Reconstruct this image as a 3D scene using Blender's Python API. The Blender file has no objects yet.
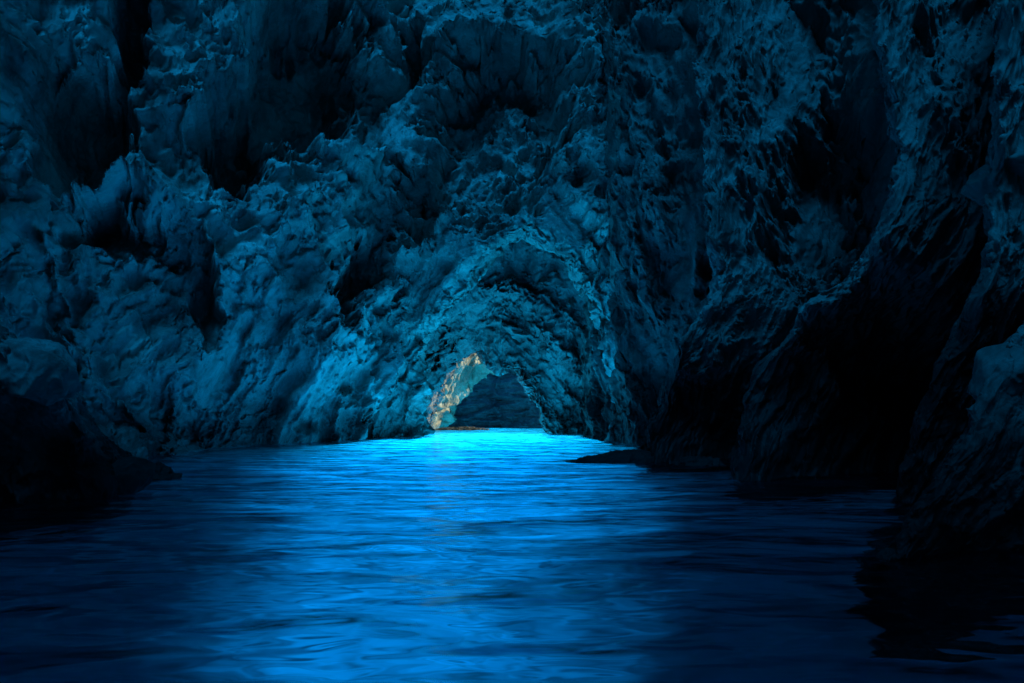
import bpy, math
import numpy as np
from mathutils import Vector
R = math.radians
sc = bpy.context.scene
COL = sc.collection

# ------------------------------------------------------------------ camera
CAM_H, F, CX, CY, PITCH = 1.3, 683.0, 512.0, 341.5, R(5.9)
cd = bpy.data.cameras.new('camera')
cam = bpy.data.objects.new('camera', cd); COL.objects.link(cam)
cam.location = (0, 0, CAM_H)
cam.rotation_euler = (R(90) + PITCH, 0, 0)
cd.sensor_width = 36.0; cd.lens = F / 1024 * 36.0
cd.clip_start = 0.05; cd.clip_end = 600
sc.camera = cam
CP, SP = math.cos(PITCH), math.sin(PITCH)

def at(px, py, Y):
    """world point a distance Y ahead of the boat, in the direction of photo point (px, py)"""
    a = (px - CX) / F; b = (CY - py) / F
    dy = CP - b * SP; dz = SP + b * CP
    t = Y / dy
    return (a * t, Y, CAM_H + dz * t)

def foot(px, Y, z=-2.2):
    """world point below the water line, seen at column px"""
    b = (-(CAM_H) / Y); dy = 1.0
    t = Y / (CP - math.tan(math.atan2(-CAM_H, Y) - PITCH) * SP)
    return ((px - CX) / F * t, Y, z)

# ------------------------------------------------------------------ noise
def _hash(ix, iy, iz, seed):
    h = (ix.astype(np.uint32) * np.uint32(374761393) + iy.astype(np.uint32) * np.uint32(668265263)
         + iz.astype(np.uint32) * np.uint32(2147483647) + np.uint32((seed * 974711 + 12345) & 0xffffffff))
    h = (h ^ (h >> np.uint32(13))) * np.uint32(1274126177)
    h = (h ^ (h >> np.uint32(15))) * np.uint32(2246822519)
    return h ^ (h >> np.uint32(16))

def gnoise(p, seed=0):
    pi = np.floor(p); f = (p - pi).astype(np.float32); pi = pi.astype(np.int64)
    u = f * f * f * (f * (f * 6 - 15) + 10)
    out = None
    res = np.zeros(len(p), np.float32)
    for dx in (0, 1):
        wx = u[:, 0] if dx else 1 - u[:, 0]
        for dy in (0, 1):
            wy = u[:, 1] if dy else 1 - u[:, 1]
            for dz in (0, 1):
                wz = u[:, 2] if dz else 1 - u[:, 2]
                h = _hash(pi[:, 0] + dx, pi[:, 1] + dy, pi[:, 2] + dz, seed)
                gx = ((h & np.uint32(1023)).astype(np.float32) / 511.5 - 1)
                gy = (((h >> np.uint32(10)) & np.uint32(1023)).astype(np.float32) / 511.5 - 1)
                gz = (((h >> np.uint32(20)) & np.uint32(1023)).astype(np.float32) / 511.5 - 1)
                res += wx * wy * wz * (gx * (f[:, 0] - dx) + gy * (f[:, 1] - dy) + gz * (f[:, 2] - dz))
    return res * 1.3

def fbm(p, octv, seed=0, gain=0.5, lac=2.03):
    a, s, t = 1.0, np.zeros(len(p), np.float32), 0
    for k in range(octv):
        s += a * gnoise(p, seed + k); t += a; a *= gain; p = p * lac + 17.3
    return s / t

def ridged(p, octv, seed=0, gain=0.55, lac=2.1):
    a, s, t = 1.0, np.zeros(len(p), np.float32), 0
    w = np.ones(len(p), np.float32)
    for k in range(octv):
        n = 1 - np.abs(gnoise(p, seed + k)) * 1.7
        n = np.clip(n, 0, 1) ** 2
        s += a * n * w; t += a
        w = np.clip(n * 1.6, 0.15, 1)
        a *= gain; p = p * lac + 9.1
    return s / t - 0.45

def rock_disp(P, scale, stretch, rotY, seed, amp, fold=0.5, arch=None):
    """relief of the rock: steep ridges with sharp crests, long folds, rough and smooth areas"""
    if arch:                                            # ridges that follow the curve of an arch
        X, Z = P[:, 0] - arch[0] + 0.9 * gnoise(P / 4.0, seed + 400), P[:, 2] - arch[1]
        aX = np.sqrt(X * X + 0.8)
        U, W = aX * 0.82 + Z * 0.5, Z * 0.8 - aX * 0.55 + 4.0 * np.tanh(X * 0.7)
    else:
        if isinstance(rotY, tuple):                      # the lie of the ridges turns along the wall
            xa, ra, xb, rb = rotY
            an = np.radians(ra + (rb - ra) * np.clip((P[:, 0] - xa) / (xb - xa), 0, 1)); c, s = np.cos(an), np.sin(an)
        else:
            c, s = math.cos(rotY), math.sin(rotY)
        U, W = c * P[:, 0] + s * P[:, 2], -s * P[:, 0] + c * P[:, 2]
    V = P[:, 1] * 0.35
    iso = np.stack([P[:, 0], P[:, 1] * 0.6, P[:, 2]], 1) / scale
    w = np.stack([fbm(iso * 0.45, 3, seed + 50), fbm(iso * 0.45 + 31, 3, seed + 60), fbm(iso * 0.45 + 77, 3, seed + 70)], 1)
    Q = np.stack([U * stretch[0], V, W * stretch[2]], 1) / scale
    Qw = Q + w * np.array([0.6, 0.3, 0.3])
    K = np.stack([U * 0.36, V * 0.6, W * 0.10], 1) / scale + w * 0.35
    big = fbm(P / (scale * 4.0), 2, seed + 1)
    fol = ridged(K, 3, seed + 140, 0.5)
    r1 = ridged(Qw * 0.62, 4, seed + 11, 0.56)
    patch = np.clip(fbm(P / (scale * 1.5), 3, seed + 90) * 2.6 + 0.70, 0.16, 1.35)
    r2 = ridged(Qw * 2.1 + w * 0.5, 4, seed + 23, 0.6)
    rough = fbm(iso * 3.0 + w, 4, seed + 31, 0.6)
    return amp * scale * (0.6 * big + fold * 2.3 * fol + 0.62 * r1 + patch * (0.24 * r2 + 0.05 * rough))

# ------------------------------------------------------------------ sheets of rock
def catmull(C, n):
    """C: (K, ..., 3) control points -> n samples along axis 0"""
    K = len(C)
    E = np.concatenate([[2 * C[0] - C[1]], C, [2 * C[-1] - C[-2]]])
    t = np.linspace(0, K - 1, n); i = np.minimum(t.astype(int), K - 2); f = t - i
    f = f.reshape((-1,) + (1,) * (C.ndim - 1))
    p0, p1, p2, p3 = E[i], E[i + 1], E[i + 2], E[i + 3]
    return 0.5 * (2 * p1 + (p2 - p0) * f + (2 * p0 - 5 * p1 + 4 * p2 - p3) * f ** 2 + (3 * p1 - p0 - 3 * p2 + p3) * f ** 3)

def project(P):
    d = P - np.array([0, 0, CAM_H])
    yy = d[:, 1] * CP + d[:, 2] * SP; zz = -d[:, 1] * SP + d[:, 2] * CP
    yy = np.maximum(yy, 0.05)
    return CX + F * d[:, 0] / yy, CY - F * zz / yy

def seg_dist(x, y, pts):
    best = np.full(len(x), 1e9)
    for (x0, y0), (x1, y1) in zip(pts[:-1], pts[1:]):
        vx, vy = x1 - x0, y1 - y0
        t = np.clip(((x - x0) * vx + (y - y0) * vy) / (vx * vx + vy * vy + 1e-9), 0, 1)
        best = np.minimum(best, np.hypot(x - x0 - t * vx, y - y0 - t * vy))
    return best

def normals(G):
    du = np.gradient(G, axis=0); dv = np.gradient(G, axis=1)
    n = np.cross(du, dv)
    return n / (np.linalg.norm(n, axis=2, keepdims=True) + 1e-9)

def sheet(name, net, nu, nv, mat, parent=None, scale=1.2, stretch=(1, 1, 1), rot=0.0, seed=0, amp=1.0,
          feats=(), origin=None, fold=0.5, arch=None, dirv=None):
    G = np.array([[p for p in row] for row in net], dtype=np.float64)     # rows x cols x 3
    G = catmull(G, nv)
    G = np.swapaxes(catmull(np.swapaxes(G, 0, 1), nu), 0, 1)
    N = normals(G)
    view = np.array([0, 0, CAM_H]) - G
    if np.mean(np.sum(N * view, axis=2)) < 0: N = -N
    P = G.reshape(-1, 3); Nf = N.reshape(-1, 3)
    if dirv is not None:                                # thin fins grow one way only, so that they stay thin
        dv_ = np.array(dirv, float); Nf = np.tile(dv_ / np.linalg.norm(dv_), (len(P), 1))
    if dirv is not None:                                # broken, uneven edges
        q = P / (scale * 1.7); jag = 0.55 if arch else 0.34
        jx_ = fbm(q + 3.3, 6, seed + 300, 0.62) + 0.5 * ridged(q * 1.3 + 8, 4, seed + 320); jz_ = fbm(q + 13.3, 6, seed + 310, 0.62)
        P = P + scale * jag * 1.6 * np.stack([jx_, 0 * jx_, jz_], 1)
    # large hand-placed forms: ridges and hollows of the rock
    if feats:
        px, py = project(P)
        wob = fbm(P / (scale * 1.0), 5, seed + 200, 0.6)
        wob2 = fbm(P / (scale * 1.0) + 40, 5, seed + 210, 0.6)
        jx, jy = px + wob * 42, py + wob2 * 42
        d = np.zeros(len(P))
        for ft in feats:
            if ft[0] == 'ridge':
                _, pts, w, a = ft
                d += a * np.exp(-(seg_dist(jx, jy, pts) / w) ** 1.3)
            else:
                _, x, y, rx, ry, a, ang = ft
                c, s = math.cos(R(ang)), math.sin(R(ang))
                ex = ((jx - x) * c + (jy - y) * s) / rx; ey = (-(jx - x) * s + (jy - y) * c) / ry
                q = np.sqrt(ex ** 2 + ey ** 2)
                t = np.clip((1.35 - q) / 0.7, 0, 1)
                d -= a * t * t * (3 - 2 * t)
        P = P + Nf * d[:, None]
        N2 = normals(P.reshape(G.shape)).reshape(-1, 3) if dirv is None else Nf
        sg = np.sign(np.sum(N2 * Nf, axis=1)); sg[sg == 0] = 1
        Nf = Nf * 0.5 + N2 * sg[:, None] * 0.5
        Nf /= np.linalg.norm(Nf, axis=1, keepdims=True) + 1e-9
    P = P + Nf * rock_disp(P, scale, stretch, rot, seed, amp, fold, arch)[:, None]
    idx = np.arange(nu * nv).reshape(nv, nu)
    fa = np.stack([idx[:-1, :-1], idx[:-1, 1:], idx[1:, 1:], idx[1:, :-1]], -1).reshape(-1, 4)
    # face the viewer
    n0 = normals(P.reshape(G.shape))
    if np.mean(np.sum(n0 * N, axis=2)) > 0:
        pass
    e1 = P[fa[:, 1]] - P[fa[:, 0]]; e2 = P[fa[:, 3]] - P[fa[:, 0]]
    if np.sum(np.cross(e1, e2) * Nf[fa[:, 0]]) < 0: fa = fa[:, ::-1]
    if origin is None:
        m = P.mean(0); origin = (m[0], m[1], 0.0)
    o = np.array(origin)
    loc = o - (np.array(parent.location) if parent else 0)
    me = bpy.data.meshes.new(name)
    me.vertices.add(len(P)); me.vertices.foreach_set('co', (P - o).astype(np.float32).ravel())
    me.loops.add(fa.size); me.loops.foreach_set('vertex_index', fa.astype(np.int32).ravel())
    me.polygons.add(len(fa)); me.polygons.foreach_set('loop_start', np.arange(0, fa.size, 4, dtype=np.int32))
    me.polygons.foreach_set('use_smooth', np.ones(len(fa), bool))
    me.update(calc_edges=True); me.validate()
    ob = bpy.data.objects.new(name, me); COL.objects.link(ob)
    ob.location = loc
    if parent: ob.parent = parent
    me.materials.append(mat)
    return ob

def tag(o, label=None, cat=None, group=None, kind=None):
    if label: o['label'] = label
    if cat: o['category'] = cat
    if group: o['group'] = group
    if kind: o['kind'] = kind
    return o

# ------------------------------------------------------------------ materials
def rock_mat(name, lo, hi, wet=0.8, bump=0.38, sc_=1.0, rough=0.55, band=2.8, band0=0.2):
    m = bpy.data.materials.new(name); m.use_nodes = True
    nt = m.node_tree; N = nt.nodes; L = nt.links
    b = N['Principled BSDF']
    geo = N.new('ShaderNodeNewGeometry')
    n1 = N.new('ShaderNodeTexNoise'); n1.inputs['Scale'].default_value = 0.55 * sc_; n1.inputs['Detail'].default_value = 9
    n1.inputs['Roughness'].default_value = 0.66; n1.inputs['Distortion'].default_value = 0.6
    L.new(geo.outputs['Position'], n1.inputs['Vector'])
    cr = N.new('ShaderNodeValToRGB'); cr.color_ramp.elements[0].position = 0.34; cr.color_ramp.elements[1].position = 0.68
    cr.color_ramp.elements[0].color = (*lo, 1); cr.color_ramp.elements[1].color = (*hi, 1)
    L.new(n1.outputs['Fac'], cr.inputs['Fac'])
    # dark wet algae near the water line, with painted shade of the foot
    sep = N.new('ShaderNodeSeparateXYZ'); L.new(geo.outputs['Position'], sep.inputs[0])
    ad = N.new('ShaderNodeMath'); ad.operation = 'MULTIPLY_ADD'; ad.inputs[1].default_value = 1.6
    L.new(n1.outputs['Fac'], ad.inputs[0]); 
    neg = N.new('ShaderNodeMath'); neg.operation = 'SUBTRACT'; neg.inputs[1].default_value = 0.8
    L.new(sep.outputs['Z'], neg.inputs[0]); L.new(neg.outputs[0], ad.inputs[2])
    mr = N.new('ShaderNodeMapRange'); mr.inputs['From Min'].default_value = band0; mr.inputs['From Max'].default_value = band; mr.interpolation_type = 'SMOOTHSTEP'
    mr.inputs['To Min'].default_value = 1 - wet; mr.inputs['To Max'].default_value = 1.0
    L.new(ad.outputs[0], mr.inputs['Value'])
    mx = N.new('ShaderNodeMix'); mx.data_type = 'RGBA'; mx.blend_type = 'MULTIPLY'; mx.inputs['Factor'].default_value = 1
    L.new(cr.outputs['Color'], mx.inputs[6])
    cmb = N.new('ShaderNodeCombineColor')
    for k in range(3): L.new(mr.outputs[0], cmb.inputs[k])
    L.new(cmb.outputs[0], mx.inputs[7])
    L.new(mx.outputs[2], b.inputs['Base Color'])
    # fine relief
    n2 = N.new('ShaderNodeTexNoise'); n2.noise_type = 'RIDGED_MULTIFRACTAL'; n2.normalize = True
    n2.inputs['Scale'].default_value = 3.0 * sc_; n2.inputs['Detail'].default_value = 6
    n2.inputs['Roughness'].default_value = 0.6; n2.inputs['Distortion'].default_value = 0.8
    mp = N.new('ShaderNodeMapping'); mp.inputs['Rotation'].default_value = (0, R(20), 0); mp.inputs['Scale'].default_value = (1.25, 1, 0.6)
    L.new(geo.outputs['Position'], mp.inputs['Vector']); L.new(mp.outputs[0], n2.inputs['Vector'])
    bp = N.new('ShaderNodeBump'); bp.inputs['Strength'].default_value = bump; bp.inputs['Distance'].default_value = 0.35 / sc_
    L.new(n2.outputs['Fac'], bp.inputs['Height']); L.new(bp.outputs[0], b.inputs['Normal'])
    b.inputs['Roughness'].default_value = rough
    b.inputs['Specular IOR Level'].default_value = 0.4 if rough < 0.6 else 0.15
    return m

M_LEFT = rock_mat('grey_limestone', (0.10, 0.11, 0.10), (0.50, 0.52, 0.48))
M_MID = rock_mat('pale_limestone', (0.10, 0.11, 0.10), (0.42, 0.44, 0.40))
M_RIGHT = rock_mat('shaded_limestone', (0.05, 0.06, 0.055), (0.20, 0.22, 0.205), wet=0.95, band0=1.3, band=4.4, rough=0.7)  # shade of the right side put into a darker base colour
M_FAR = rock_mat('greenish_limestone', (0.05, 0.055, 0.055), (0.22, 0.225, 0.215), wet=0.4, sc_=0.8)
M_SUNNY = rock_mat('sunlit_limestone', (0.10, 0.095, 0.07), (0.62, 0.58, 0.44), wet=0.1, sc_=0.9, bump=0.3)  # part of the golden sunlight put into a paler, warmer base colour
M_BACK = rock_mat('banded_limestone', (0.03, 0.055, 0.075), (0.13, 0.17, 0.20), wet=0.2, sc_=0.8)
M_NEAR = rock_mat('wet_shaded_rock', (0.02, 0.024, 0.022), (0.19, 0.21, 0.20), wet=0.96, band0=0.5, band=2.2, sc_=1.6, rough=0.8, bump=0.3)  # wet near rock, with the shade on its body put into the colour

# ------------------------------------------------------------------ left wall
ys = (-110, 0, 110, 220, 320, 400)
def vwall(cols, ys, base):
    """cols: per row list of (px, Y); base: list of (px, Y) for the foot"""
    net = [[at(px, y, Y) for px, Y in row] for y, row in zip(ys, cols)]
    net.append([foot(px, Y, -0.6) for px, Y in base]); net.append([foot(px, Y + 0.4, -3.5) for px, Y in base])
    return net

LW = vwall([
    [(-330, 8), (-180, 11), (-40, 16), (80, 20), (190, 24), (290, 29), (380, 35), (470, 46)],
    [(-320, 8), (-175, 11), (-40, 16), (80, 20), (190, 24), (290, 28), (375, 34), (465, 45)],
    [(-310, 8), (-170, 11), (-40, 16), (80, 20), (190, 24), (290, 27), (365, 33), (450, 44)],
    [(-300, 8), (-165, 11), (-40, 16), (80, 20), (190, 23.5), (290, 27), (370, 32), (440, 43)],
    [(-300, 8), (-160, 11), (-40, 16), (80, 20), (190, 23), (290, 27), (365, 31), (432, 42)],
    [(-300, 8), (-155, 10.5), (-30, 15), (85, 19.3), (190, 23.5), (290, 28), (365, 32), (425, 42)]],
    ys, [(-300, 7.5), (-150, 9.5), (-20, 12.5), (100, 16.5), (195, 24), (290, 29.5), (365, 33), (425, 41)])
left_feats = [
    ('ridge', [(232, 5), (240, 60), (225, 85)], 22, 1.3),
    ('hole', 232, 135, 30, 55, 4.18, 0),
    ('hole', 80, 120, 48, 70, 4.18, -10),
    ('hole', 130, 20, 16, 60, 2.66, 0),
    ('hole', 305, 60, 55, 80, 4.56, 8),
    ('ridge', [(84, 205), (140, 195), (185, 215), (230, 285)], 10, 1.5),
    ('hole', 120, 240, 55, 22, 1.5, 8),
    ('hole', 207, 310, 17, 45, 1.8, 0),
    ('ridge', [(190, 110), (205, 190), (215, 235)], 12, 1.0),
    ('ridge', [(262, 250), (310, 215), (360, 170), (385, 150)], 14, 1.0),
    ('hole', 385, 265, 32, 30, 3.42, -35),
    ('ridge', [(330, 350), (385, 305), (430, 260), (480, 195)], 20, 1.6),
    ('hole', 350, 290, 12, 40, 2.28, 0),
    ('hole', 385, 425, 22, 18, 3.04, 0),
    ('hole', 190, 425, 26, 18, 0.95, 0),
    ('ridge', [(60, 230), (75, 330), (100, 380)], 8, 0.7),
]
lw = sheet('cave_wall', LW, 620, 460, M_LEFT, scale=1.45, stretch=(1.5, 1.0, 0.32), rot=(-14, -4, -5, -42), dirv=(0.4, -0.9, 0.12), fold=0.75, seed=3, amp=1.0, feats=left_feats)
tag(lw, kind='thing', label='long left cave wall of crinkled rock with diagonal folds, running to the bright opening', cat='rock wall')

# ------------------------------------------------------------------ the great arch and the vault over it
inner = [(423, 448, 39), (420, 400, 38), (418, 345, 37), (438, 318, 36), (468, 284, 35), (512, 240, 34), (566, 248, 33),
         (598, 292, 32), (614, 366, 32), (614, 412, 32), (612, 446, 32)]
mid1 = [(395, 448, 36.5), (390, 396, 36), (388, 330, 35), (405, 285, 34), (445, 235, 33), (515, 205, 32.3), (606, 205, 31),
        (640, 270, 30), (655, 360, 30), (655, 410, 30), (655, 448, 30)]
mid2 = [(350, 448, 37), (345, 390, 37), (340, 310, 37), (345, 230, 36), (390, 150, 35), (510, 110, 35), (640, 120, 31),
        (690, 240, 30), (710, 350, 30), (710, 410, 30), (710, 448, 30)]
out1 = [(300, 448, 38), (290, 385, 38), (280, 290, 38), (280, 170, 38), (350, 20, 37), (510, -10, 36), (670, 10, 32),
        (740, 190, 31), (760, 330, 31), (760, 400, 31), (760, 448, 31)]
out2 = [(270, 448, 40), (250, 380, 40), (230, 270, 40), (230, 100, 40), (320, -120, 40), (510, -150, 38), (700, -120, 34),
        (790, 140, 33), (800, 320, 33), (800, 400, 33), (800, 448, 33)]
back = [(x + (512 - x) * 0.02, y, Y + 7) for x, y, Y in inner]
def arch_net(rows):
    net = []
    for r in rows:
        net.append([at(*p) if 0 < i < len(r) - 1 else foot(p[0], p[2], -3.0) for i, p in enumerate(r)])
    return net
arch_feats = [
    ('hole', 500, 130, 60, 95, 3.4, 14),
    ('ridge', [(505, 95), (545, 140), (570, 160)], 12, 2.0),
    ('ridge', [(585, 20), (592, 120), (600, 230)], 12, 1.3),
    ('ridge', [(440, 60), (480, 35), (530, 40), (575, 70)], 14, 1.6),
    ('ridge', [(450, 215), (490, 185), (505, 165)], 14, 1.3),
    ('ridge', [(370, 100), (430, 105), (460, 75)], 10, 1.2),
    ('hole', 400, 70, 30, 35, 2.85, 20),
    ('hole', 420, 205, 22, 35, 3.80, 20),
    ('hole', 590, 265, 20, 20, 1.90, 0),
    ('ridge', [(640, 30), (665, 110), (690, 180)], 14, 1.2),
]
ar = sheet('rock_arch', arch_net([back, inner, mid1, mid2, out1, out2]), 700, 460, M_MID, scale=1.45, stretch=(1.5, 1, 0.36), dirv=(0, -1, 0.1), fold=0.7,
           arch=(-0.3, 0.5), seed=21, amp=1.0, feats=arch_feats)
tag(ar, 'great middle arch of rock with a dark hollow above it, framing the small bright opening', 'rock arch')

# ------------------------------------------------------------------ the inner portal (small opening) and its chamber
p_in = [(421, 440, 45), (425, 424, 45), (434, 398, 44.8), (451, 367, 44.4), (475, 349, 44), (498, 370, 43.6), (516, 367, 43.4),
        (531, 393, 43.2), (544, 418, 43.2), (553, 440, 43.2)]
p_m1 = [(415, 440, 43.6), (416, 420, 43.5), (423, 388, 43.2), (440, 350, 42.8), (470, 322, 42.3), (510, 322, 42), (541, 365, 42.0),
        (554, 400, 42.1), (561, 424, 42.2), (565, 440, 42.2)]
p_m2 = [(408, 440, 42), (405, 410, 42), (408, 360, 41), (430, 320, 39.8), (470, 290, 38.8), (525, 285, 38.6), (570, 320, 39.2),
        (585, 375, 41), (592, 415, 41.5), (596, 440, 41.5)]
p_o = [(380, 440, 43), (370, 400, 43), (370, 330, 43), (395, 270, 39.5), (450, 225, 37.6), (535, 215, 37), (615, 260, 37.5),
       (640, 360, 42), (645, 410, 42), (645, 440, 42)]
p_o2 = [(330, 440, 44), (320, 390, 44), (320, 280, 44), (350, 180, 42), (420, 100, 41), (550, 90, 41), (670, 180, 41),
        (700, 340, 43), (700, 400, 43), (700, 440, 43)]
p_bk = [(x + (505 - x) * 0.06, y, Y + 2.0) for x, y, Y in p_in]
portal_feats = [
        ('ridge', [(515, 362), (530, 385), (545, 415), (556, 436)], 6, 0.9),
    ('ridge', [(495, 320), (530, 330), (560, 350), (580, 375)], 9, 1.0),
    ('ridge', [(500, 290), (545, 305), (575, 330)], 8, 0.9),
    ('hole', 520, 265, 45, 22, 0.6, 0),
    ('hole', 580, 410, 12, 30, 0.8, 0),
    ('hole', 430, 345, 14, 24, 0.8, 30),
]
po = sheet('rock_portal', arch_net([p_bk, p_in, p_m1, p_m2, p_o, p_o2]), 420, 300, M_FAR, scale=1.15, stretch=(1.5, 1, 0.36), dirv=(0.05, -1, 0.05),
           arch=(-0.8, 0.3), seed=41, amp=0.65, fold=0.35, feats=portal_feats)
tag(po, 'small rough rock opening above the bright cyan water, golden sunlight on its left flank', 'rock opening')

FL = [[at(x, y, Y) for x, Y in ((380, 47), (405, 47.2), (x1, 48.0), (x2, 50.2), (x3, 52.5), (x3 + 6, 55))]
      for y, x1, x2, x3 in ((290, 436, 472, 508), (330, 432, 466, 498), (362, 427, 460, 496), (376, 424, 450, 478), (398, 420, 436, 452), (425, 416, 428, 441))]
for z in (-0.5, -2.5):
    FL.append([foot(x, Y, z) for x, Y in ((380, 47), (405, 47.2), (415, 48.0), (426, 50.2), (436, 52.5), (441, 55))])
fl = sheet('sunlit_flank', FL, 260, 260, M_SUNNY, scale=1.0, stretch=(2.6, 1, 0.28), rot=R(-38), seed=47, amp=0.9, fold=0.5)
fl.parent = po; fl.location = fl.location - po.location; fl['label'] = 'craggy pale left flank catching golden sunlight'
bx_ = ((330, 60), (400, 60), (470, 60), (530, 59.5), (570, 59), (640, 58))
BW = [[at(x, y, Y) for x, Y in bx_] for y in (200, 300, 360, 385, 410)]
BW.append([foot(x, Y, -0.3) for x, Y in bx_]); BW.append([foot(x, Y - 1, -2.5) for x, Y in bx_])
bw = sheet('back_wall', BW, 260, 240, M_BACK, scale=1.0, stretch=(0.5, 1, 1.6), seed=51, amp=1.1, fold=0.3)
tag(bw, kind='thing', label='low dim layered rock face seen through the small bright opening at the far end', cat='rock wall')

# ------------------------------------------------------------------ right side
def buttress(name, crest, ys, base, width, depth, mat, **kw):
    """a fold of rock: hidden back edge, sharp crest, and a face falling away to the right"""
    net = []; recede = kw.pop('recede', 2.4)
    for y, (x, Y) in zip(ys, crest):
        net.append([at(x + 30, y, Y + depth), at(x + 9, y, Y + depth * 0.4), at(x, y, Y), at(x + width * 0.14, y, Y + 0.04 * recede),
                    at(x + width * 0.4, y, Y + 0.32 * recede), at(x + width, y, Y + recede)])
    x, Y = base
    for z, dY in ((-0.5, 0), (-3.2, 0.3)):
        net.append([foot(x + 30, Y + depth, z), foot(x + 9, Y + depth * 0.4, z), foot(x, Y + dY, z), foot(x + width * 0.14, Y + 0.04 * recede + dY, z),
                    foot(x + width * 0.4, Y + 0.32 * recede, z), foot(x + width, Y + recede, z)])
    kw.setdefault('dirv', (-0.45, -0.9, 0.1))
    return sheet(name, net, kw.pop('nu', 360), kw.pop('nv', 460), mat, **kw)

RW = vwall([
    [(560, 44), (600, 33), (640, 27), (720, 22), (800, 19), (900, 16), (1060, 13), (1250, 10)],
    [(565, 44), (602, 32), (645, 26), (720, 22), (800, 19), (900, 16), (1060, 13), (1250, 10)],
    [(570, 44), (604, 31), (645, 25), (720, 21.5), (800, 19), (900, 16), (1060, 13), (1250, 10)],
    [(575, 43), (606, 30), (645, 25), (720, 21.5), (800, 19.5), (900, 16.5), (1060, 13), (1250, 10)],
    [(580, 42), (612, 29.5), (650, 25), (720, 22), (800, 19.5), (900, 16.5), (1060, 13), (1250, 10)],
    [(580, 42), (614, 30), (650, 26), (720, 22.5), (800, 20), (900, 17), (1060, 13.5), (1250, 10)]],
    ys, [(580, 42), (613, 31), (650, 27), (720, 23.5), (800, 21), (900, 18), (1060, 14), (1250, 10)])
right_feats = [
    ('ridge', [(600, 30), (625, 100), (650, 160), (660, 230)], 12, 1.1),
    ('ridge', [(625, 200), (640, 270), (655, 320)], 9, 0.9),
    ('ridge', [(745, 20), (760, 90), (780, 150)], 12, 1.0),
    ('hole', 825, 190, 48, 75, 5.70, 0),
    ('hole', 780, 270, 60, 60, 3.80, 0),
]
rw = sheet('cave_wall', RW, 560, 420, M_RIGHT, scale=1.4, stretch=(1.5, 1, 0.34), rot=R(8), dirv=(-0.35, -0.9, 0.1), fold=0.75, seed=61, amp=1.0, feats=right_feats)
tag(rw, kind='thing', label='tall right cave wall of dark blue rock with vertical folds, behind the jutting buttresses', cat='rock wall')

yb = (-110, 0, 90, 165, 250, 300, 345, 400)
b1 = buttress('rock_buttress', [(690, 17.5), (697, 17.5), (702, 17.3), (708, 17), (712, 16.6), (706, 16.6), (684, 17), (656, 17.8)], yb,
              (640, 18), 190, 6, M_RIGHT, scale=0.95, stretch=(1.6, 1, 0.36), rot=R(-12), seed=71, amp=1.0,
              feats=[('hole', 812, 205, 42, 75, 1.8, 0), ('ridge', [(735, 60), (745, 150), (760, 220)], 10, 0.6),
                     ('ridge', [(690, 370), (720, 345), (740, 330)], 12, 0.4)])
tag(b1, 'steep rock buttress with a lit vertical crest above the low wedge rock', 'rock buttress')
yb2 = (-110, 0, 80, 150, 205, 265, 320, 380)
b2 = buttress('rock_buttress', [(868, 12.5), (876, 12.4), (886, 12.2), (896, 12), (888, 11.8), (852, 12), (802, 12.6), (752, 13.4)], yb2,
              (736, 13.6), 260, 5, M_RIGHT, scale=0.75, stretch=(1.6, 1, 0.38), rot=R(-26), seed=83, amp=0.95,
              feats=[('ridge', [(930, 20), (945, 100), (955, 160)], 10, 0.5), ('ridge', [(905, 330), (925, 290)], 10, 0.3),
                     ('hole', 880, 330, 60, 60, 0.8, -30)])
tag(b2, 'leaning rock buttress with a lit crest sweeping down leftwards to dark water', 'rock buttress')
yb3 = (-110, 60, 160, 240, 285, 330, 380, 430)
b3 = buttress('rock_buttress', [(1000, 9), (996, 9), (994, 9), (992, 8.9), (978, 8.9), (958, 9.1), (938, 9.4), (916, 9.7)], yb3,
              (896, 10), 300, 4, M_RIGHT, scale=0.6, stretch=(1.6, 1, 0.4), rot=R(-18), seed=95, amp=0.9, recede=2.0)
tag(b3, 'dim rock shoulder at the right edge, between the leaning buttress and the black foreground spur', 'rock buttress')
yb4 = (150, 260, 310, 350, 400, 455, 500, 540)
b4 = buttress('rock_spur', [(1110, 6.6), (1065, 6.5), (1036, 6.4), (1008, 6.3), (984, 6.2), (958, 6.1), (926, 6.1), (892, 6.2)], yb4,
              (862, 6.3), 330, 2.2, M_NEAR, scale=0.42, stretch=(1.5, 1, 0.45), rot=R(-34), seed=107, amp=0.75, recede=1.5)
tag(b4, 'black foreground rock spur sloping into the water at the lower right edge', 'rock outcrop')

# ------------------------------------------------------------------ left foreground outcrop
yl = (120, 230, 300, 345, 385, 430)
LO_rows = []
for y, c in zip(yl, [(-190, 9.2), (-120, 9.2), (-60, 9.1), (15, 9.2), (62, 9.6), (88, 10.2)]):
    x, Y = c
    LO_rows.append([at(x - 300, y, Y - 2.4), at(x - 150, y, Y - 1.0), at(x - 60, y, Y - 0.3), at(x - 12, y, Y), at(x + 6, y, Y + 2.0), at(x + 8, y, Y + 5)])
for z, dY in ((-0.2, 0), (-3, 0.3)):
    x, Y = 122, 11.0
    LO_rows.append([foot(x - 400, Y - 3.4, z), foot(x - 200, Y - 1.6, z), foot(x - 80, Y - 0.5, z), foot(x - 10, Y + dY, z), foot(x + 12, Y + 2, z), foot(x + 14, Y + 5, z)])
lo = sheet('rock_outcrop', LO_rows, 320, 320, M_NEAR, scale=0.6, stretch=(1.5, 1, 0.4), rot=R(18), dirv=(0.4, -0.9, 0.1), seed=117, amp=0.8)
tag(lo, 'dark rough outcrop standing in the water at the lower left edge', 'rock outcrop')

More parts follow.
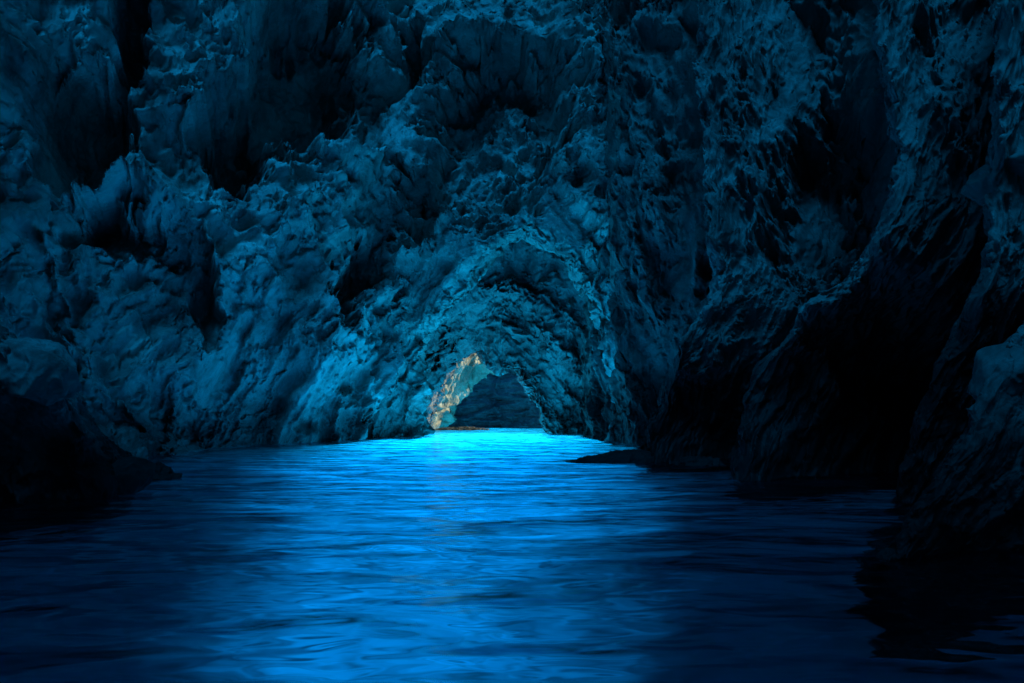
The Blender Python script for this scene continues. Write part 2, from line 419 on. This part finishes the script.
# ------------------------------------------------------------------ loose rocks along the water line
def boulder(name, c, r, seed, mat, n=90, squash=(1, 1, 1), wedge=0.0, amp=0.28, sc_=0.5, grain=(1, 1, 1)):
    th = np.linspace(0, 2 * np.pi, n * 2 + 1); ph = np.linspace(0.001, np.pi - 0.001, n)
    T, H = np.meshgrid(th, ph)
    D = np.stack([np.sin(H) * np.cos(T), np.sin(H) * np.sin(T), np.cos(H)], -1).reshape(-1, 3)
    S = D.copy()
    # flatten into facets
    rng = np.random.RandomState(seed)
    rad = np.ones(len(S))
    for k in range(16):
        d = rng.normal(size=3); d /= np.linalg.norm(d)
        rad = np.minimum(rad, (0.74 + 0.2 * rng.rand()) / np.maximum(S @ d, 0.05))
    S = S * rad[:, None]
    S = S * np.array(squash) * r
    if wedge: S[:, 2] *= np.clip(0.5 + S[:, 0] / (2 * r * squash[0]) * wedge, 0.04, 1.4)
    S = S + D * (amp * r * ridged(S * np.array(grain) / (sc_ * r) + seed, 4, seed) + 0.6 * amp * r * fbm(S * np.array(grain) / (sc_ * r * 2.5) + seed, 4, seed + 9))[:, None] * np.array(squash)
    m = n; w = n * 2 + 1
    idx = np.arange(m * w).reshape(m, w); idx[:, -1] = idx[:, 0]
    fa = np.stack([idx[:-1, :-1], idx[1:, :-1], idx[1:, 1:], idx[:-1, 1:]], -1).reshape(-1, 4)
    me = bpy.data.meshes.new(name)
    me.from_pydata([tuple(v) for v in S], [], [tuple(int(i) for i in f) for f in fa])
    me.polygons.foreach_set('use_smooth', np.ones(len(me.polygons), bool))
    me.update()
    o = bpy.data.objects.new(name, me); COL.objects.link(o); o.location = c
    me.materials.append(mat)
    return o
def lump(name, parent, px, py, Y, half_h, half_w, half_d, tilt, seed, mat):
    """a fin or rib of rock standing out of a wall"""
    o = boulder(name, (0, 0, 0), 1.0, seed, mat, n=80, squash=(half_w, half_d, half_h), amp=0.42, sc_=0.9, grain=[min(1.0, 1.6 * min(half_w, half_h) / q) if q > 0.5 else 1.0 for q in (half_w, half_d, half_h)])
    o.parent = parent; o.location = Vector(at(px, py, Y + 0.3 * half_d)) - parent.location
    o.rotation_euler = (0, R(tilt), 0)
    return o
lump('brow', po, 530, 336, 41.6, 0.7, 1.9, 1.6, 24, 212, M_FAR)
lump('rock_fin', b2, 950, 110, 13.6, 2.0, 0.22, 1.4, 8, 215, M_RIGHT)
lump('ledge', b3, 1010, 180, 9.2, 0.25, 0.5, 0.9, 20, 217, M_RIGHT)
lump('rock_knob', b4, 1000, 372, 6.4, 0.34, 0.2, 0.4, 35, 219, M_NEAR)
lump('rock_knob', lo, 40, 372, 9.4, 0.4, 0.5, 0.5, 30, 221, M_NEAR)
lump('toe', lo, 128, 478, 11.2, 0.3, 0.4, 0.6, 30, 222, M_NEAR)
def wl(px, Y, z=0.0):
    q = foot(px, Y, z); return q
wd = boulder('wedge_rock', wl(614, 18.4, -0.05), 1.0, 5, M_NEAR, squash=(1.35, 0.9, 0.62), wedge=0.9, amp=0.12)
tag(wd, 'low dark wedge shaped rock pointing left out of the water below right wall', 'rock')
for px, Y, r, sq, sd, lab in [
    (700, 17.2, 0.5, (1.5, 1, .5), 14, 'small black rock awash at the foot of the right wall, right of the wedge rock'),
    (150, 13.8, 0.55, (1.2, 1, .6), 15, 'small wet rock in the water at the tip of the lower left outcrop'),
    (462, 50.5, 0.8, (2.6, 1, .35), 17, 'flat pale rock bank on the water line inside the small bright opening'),
]:
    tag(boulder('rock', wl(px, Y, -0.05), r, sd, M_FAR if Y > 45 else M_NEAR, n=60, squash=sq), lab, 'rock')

# ------------------------------------------------------------------ hill added unseen on the right, to block the sun
HL = [[(X, Y, z) for Y in (-12, 2, 16, 30, 42, 50)] for X, z in ((34, 62), (30, 48), (26, 34), (23, 20), (21, 8), (20, -4))]
hl = sheet('sun_block_hill', HL, 120, 120, M_RIGHT, scale=3.5, seed=131, amp=0.8)
tag(hl, kind='structure')

# ------------------------------------------------------------------ roof slabs added out of view, to shade the side walls
def roof(x_in, x_out, y0, y1, z0, z1, seed):
    sg = 1 if x_out > x_in else -1
    rows = []
    for k in range(7):
        t = k / 6; Y = y0 + (y1 - y0) * t; z = z0 + (z1 - z0) * t
        edge = x_in + sg * (1.6 * math.sin(seed + 2.1 * k) + 0.9 * math.sin(1.3 * seed + 3.7 * k))
        rows.append([(edge + (x_out - edge) * u, Y + 1.2 * math.sin(seed + 5 * u), z + 6 * u * u) for u in (0, 0.15, 0.4, 1)])
    o = sheet('shade_roof', rows, 90, 110, M_RIGHT, scale=1.8, seed=seed, amp=0.8)
    return tag(o, kind='structure')
roof(-10.8, -36, -14, 14.5, 22, 14.6, 141)
roof(6.2, 36, -14, 3.0, 20, 10.5, 151)

# ------------------------------------------------------------------ water
def water_mat():
    m = bpy.data.materials.new('clear_sea_water'); m.use_nodes = True
    nt = m.node_tree; N = nt.nodes; L = nt.links
    N.remove(N['Principled BSDF']); out = N['Material Output']
    geo = N.new('ShaderNodeNewGeometry')
    def noise(scale, vec, detail, dist):
        mp = N.new('ShaderNodeMapping'); mp.inputs['Scale'].default_value = vec
        L.new(geo.outputs['Position'], mp.inputs['Vector'])
        n = N.new('ShaderNodeTexNoise'); n.inputs['Scale'].default_value = scale; n.inputs['Detail'].default_value = detail
        n.inputs['Roughness'].default_value = 0.45; n.inputs['Distortion'].default_value = dist
        L.new(mp.outputs[0], n.inputs['Vector']); return n.outputs['Fac']
    a = noise(1.0, (0.5, 1.0, 1), 1.4, 0.5); b = noise(1.0, (2.2, 4.2, 1), 1, 0.5)
    s = N.new('ShaderNodeMath'); s.operation = 'MULTIPLY_ADD'; s.inputs[1].default_value = 0.10
    L.new(b, s.inputs[0]); L.new(a, s.inputs[2])
    bp = N.new('ShaderNodeBump'); bp.inputs['Strength'].default_value = 1.0; bp.inputs['Distance'].default_value = 0.33
    L.new(s.outputs[0], bp.inputs['Height'])
    fr = N.new('ShaderNodeFresnel'); fr.inputs['IOR'].default_value = 1.33; L.new(bp.outputs[0], fr.inputs['Normal'])
    rf = N.new('ShaderNodeBsdfRefraction'); rf.inputs['IOR'].default_value = 1.33; rf.inputs['Roughness'].default_value = 0.10
    rf.inputs['Color'].default_value = (0.62, 0.93, 1.0, 1)
    gl = N.new('ShaderNodeBsdfGlossy'); gl.inputs['Roughness'].default_value = 0.12; gl.inputs['Color'].default_value = (0.25, 0.70, 0.85, 1)
    L.new(bp.outputs[0], rf.inputs['Normal']); L.new(bp.outputs[0], gl.inputs['Normal'])
    mx = N.new('ShaderNodeMixShader'); L.new(fr.outputs[0], mx.inputs[0]); L.new(rf.outputs[0], mx.inputs[1]); L.new(gl.outputs[0], mx.inputs[2])
    L.new(mx.outputs[0], out.inputs['Surface'])
    return m

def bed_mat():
    """dark sand with an emission glow painted in place of daylight through the drowned entrance"""
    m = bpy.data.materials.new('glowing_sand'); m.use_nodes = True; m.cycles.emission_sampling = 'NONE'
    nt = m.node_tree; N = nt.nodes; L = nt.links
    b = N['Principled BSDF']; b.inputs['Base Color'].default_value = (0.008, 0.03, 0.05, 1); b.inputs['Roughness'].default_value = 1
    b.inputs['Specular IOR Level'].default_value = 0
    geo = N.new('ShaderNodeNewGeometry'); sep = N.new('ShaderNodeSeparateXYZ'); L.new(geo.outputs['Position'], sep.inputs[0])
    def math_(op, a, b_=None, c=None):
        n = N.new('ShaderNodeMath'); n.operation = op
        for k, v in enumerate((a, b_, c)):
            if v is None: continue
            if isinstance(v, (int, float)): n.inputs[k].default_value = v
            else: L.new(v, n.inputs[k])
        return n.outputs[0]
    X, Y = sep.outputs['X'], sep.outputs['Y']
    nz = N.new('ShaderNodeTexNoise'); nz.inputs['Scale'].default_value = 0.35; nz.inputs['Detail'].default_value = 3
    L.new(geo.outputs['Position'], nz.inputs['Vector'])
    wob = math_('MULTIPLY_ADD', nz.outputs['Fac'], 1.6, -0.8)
    # middle of the painted glow and its half width, as functions of the distance from the boat
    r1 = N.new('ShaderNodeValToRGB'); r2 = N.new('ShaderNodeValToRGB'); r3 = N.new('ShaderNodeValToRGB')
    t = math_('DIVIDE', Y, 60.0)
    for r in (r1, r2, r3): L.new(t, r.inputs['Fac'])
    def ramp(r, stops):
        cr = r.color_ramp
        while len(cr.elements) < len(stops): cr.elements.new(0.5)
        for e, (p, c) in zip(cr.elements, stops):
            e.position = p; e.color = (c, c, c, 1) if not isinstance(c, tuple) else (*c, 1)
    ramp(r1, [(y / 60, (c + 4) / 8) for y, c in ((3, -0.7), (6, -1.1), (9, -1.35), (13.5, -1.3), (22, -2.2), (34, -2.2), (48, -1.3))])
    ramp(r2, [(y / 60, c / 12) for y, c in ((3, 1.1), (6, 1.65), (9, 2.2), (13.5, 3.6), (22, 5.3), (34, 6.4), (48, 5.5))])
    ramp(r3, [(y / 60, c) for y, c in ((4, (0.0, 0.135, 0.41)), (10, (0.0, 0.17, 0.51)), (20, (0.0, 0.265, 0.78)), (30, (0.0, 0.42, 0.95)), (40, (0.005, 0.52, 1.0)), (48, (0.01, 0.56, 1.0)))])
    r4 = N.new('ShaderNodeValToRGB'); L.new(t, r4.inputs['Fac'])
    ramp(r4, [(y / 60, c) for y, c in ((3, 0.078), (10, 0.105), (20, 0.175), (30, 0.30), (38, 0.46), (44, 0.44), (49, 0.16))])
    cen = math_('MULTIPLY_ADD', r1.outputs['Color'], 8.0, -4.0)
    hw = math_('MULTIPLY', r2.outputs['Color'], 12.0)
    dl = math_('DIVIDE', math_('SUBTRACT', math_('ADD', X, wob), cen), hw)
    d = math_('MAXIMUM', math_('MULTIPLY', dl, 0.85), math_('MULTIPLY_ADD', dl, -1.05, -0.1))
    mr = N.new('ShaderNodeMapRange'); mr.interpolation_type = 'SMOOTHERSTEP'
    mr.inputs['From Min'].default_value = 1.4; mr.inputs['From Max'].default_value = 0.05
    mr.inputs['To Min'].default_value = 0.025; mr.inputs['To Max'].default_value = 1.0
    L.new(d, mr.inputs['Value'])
    # net of light painted into the emission as uneven brightness
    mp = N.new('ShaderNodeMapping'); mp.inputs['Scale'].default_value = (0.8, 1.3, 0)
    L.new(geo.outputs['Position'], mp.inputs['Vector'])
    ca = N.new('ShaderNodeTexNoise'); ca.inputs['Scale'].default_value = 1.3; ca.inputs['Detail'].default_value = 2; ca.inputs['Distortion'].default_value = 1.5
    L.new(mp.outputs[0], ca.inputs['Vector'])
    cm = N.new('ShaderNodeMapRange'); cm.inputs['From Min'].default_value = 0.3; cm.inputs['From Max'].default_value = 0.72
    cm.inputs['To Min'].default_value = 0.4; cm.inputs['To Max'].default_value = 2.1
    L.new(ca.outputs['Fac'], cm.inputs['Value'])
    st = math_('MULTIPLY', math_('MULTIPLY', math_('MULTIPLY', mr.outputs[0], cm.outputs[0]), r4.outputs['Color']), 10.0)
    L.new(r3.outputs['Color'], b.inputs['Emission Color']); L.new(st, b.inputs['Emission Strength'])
    return m

def grid(name, xs, ys_, zf, mat):
    X, Y = np.meshgrid(xs, ys_); P = np.stack([X, Y, np.zeros_like(X)], -1).reshape(-1, 3)
    P[:, 2] = zf(P)
    nx, ny = len(xs), len(ys_)
    idx = np.arange(nx * ny).reshape(ny, nx)
    fa = np.stack([idx[:-1, :-1], idx[:-1, 1:], idx[1:, 1:], idx[1:, :-1]], -1).reshape(-1, 4)
    me = bpy.data.meshes.new(name)
    me.from_pydata(P.tolist(), [], fa.tolist())
    me.polygons.foreach_set('use_smooth', np.ones(len(fa), bool)); me.update()
    o = bpy.data.objects.new(name, me); COL.objects.link(o); me.materials.append(mat)
    return o
def waves(P):
    q = P * np.array([0.5, 1.1, 1]); return 0.035 * fbm(q, 2, 301) + 0.012 * fbm(q * 3.1, 2, 311)
wy = np.concatenate([np.arange(-8, 1.5, 0.5), np.arange(1.5, 16, 0.06), np.arange(16, 64, 0.25)])
wt = grid('water', np.arange(-24, 24.01, 0.16), wy, waves, water_mat())
tag(wt, kind='structure')
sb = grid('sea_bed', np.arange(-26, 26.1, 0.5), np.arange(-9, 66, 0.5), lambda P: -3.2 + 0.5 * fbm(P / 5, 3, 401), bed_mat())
tag(sb, kind='structure')

# ------------------------------------------------------------------ light
SUN_DIR = np.array([0.84, 0.28, 0.44]); SUN_DIR = SUN_DIR / np.linalg.norm(SUN_DIR)      # towards the sun, behind the far opening
sl = bpy.data.lights.new('sun', 'SUN'); sl.energy = 5.0; sl.angle = R(0.6); sl.color = (1.0, 0.94, 0.66)
so = bpy.data.objects.new('sun', sl); COL.objects.link(so)
from mathutils import Vector
so.rotation_euler = Vector(SUN_DIR.tolist()).to_track_quat('Z', 'Y').to_euler()
so.location = (30, 60, 40)

w = bpy.data.worlds.new('World'); sc.world = w; w.use_nodes = True
nt = w.node_tree; N = nt.nodes; L = nt.links
bg = N['Background']
sky = N.new('ShaderNodeTexSky'); sky.sky_type = 'NISHITA'; sky.sun_disc = False
sky.sun_elevation = math.asin(SUN_DIR[2]); sky.sun_rotation = math.atan2(SUN_DIR[0], SUN_DIR[1])
tint = N.new('ShaderNodeMix'); tint.data_type = 'RGBA'; tint.blend_type = 'MULTIPLY'; tint.inputs['Factor'].default_value = 1
L.new(sky.outputs[0], tint.inputs[6]); tint.inputs[7].default_value = (0.006, 0.47, 0.70, 1)
# bright patch added to the sky as a soft lamp, overhead and behind the boat
tc = N.new('ShaderNodeTexCoord')
dp = N.new('ShaderNodeVectorMath'); dp.operation = 'DOT_PRODUCT'
SKY_PATCH = Vector((-0.05, -0.56, 0.82)).normalized(); dp.inputs[1].default_value = SKY_PATCH
L.new(tc.outputs['Generated'], dp.inputs[0])
mr = N.new('ShaderNodeMapRange'); mr.interpolation_type = 'SMOOTHSTEP'
mr.inputs['From Min'].default_value = math.cos(R(17)); mr.inputs['From Max'].default_value = math.cos(R(6))
mr.inputs['To Min'].default_value = 0.012; mr.inputs['To Max'].default_value = 12.5
L.new(dp.outputs['Value'], mr.inputs['Value'])
L.new(tint.outputs[2], bg.inputs['Color']); L.new(mr.outputs[0], bg.inputs['Strength'])
w.cycles.sampling_method = 'MANUAL'; w.cycles.sample_map_resolution = 1024

# ------------------------------------------------------------------ render
sc.view_settings.view_transform = 'Standard'; sc.view_settings.look = 'None'
sc.view_settings.exposure = 0; sc.view_settings.gamma = 1
sc.cycles.use_denoising = True
sc.cycles.max_bounces = 6; sc.cycles.diffuse_bounces = 2; sc.cycles.glossy_bounces = 3; sc.cycles.transmission_bounces = 4
sc.cycles.sample_clamp_indirect = 4
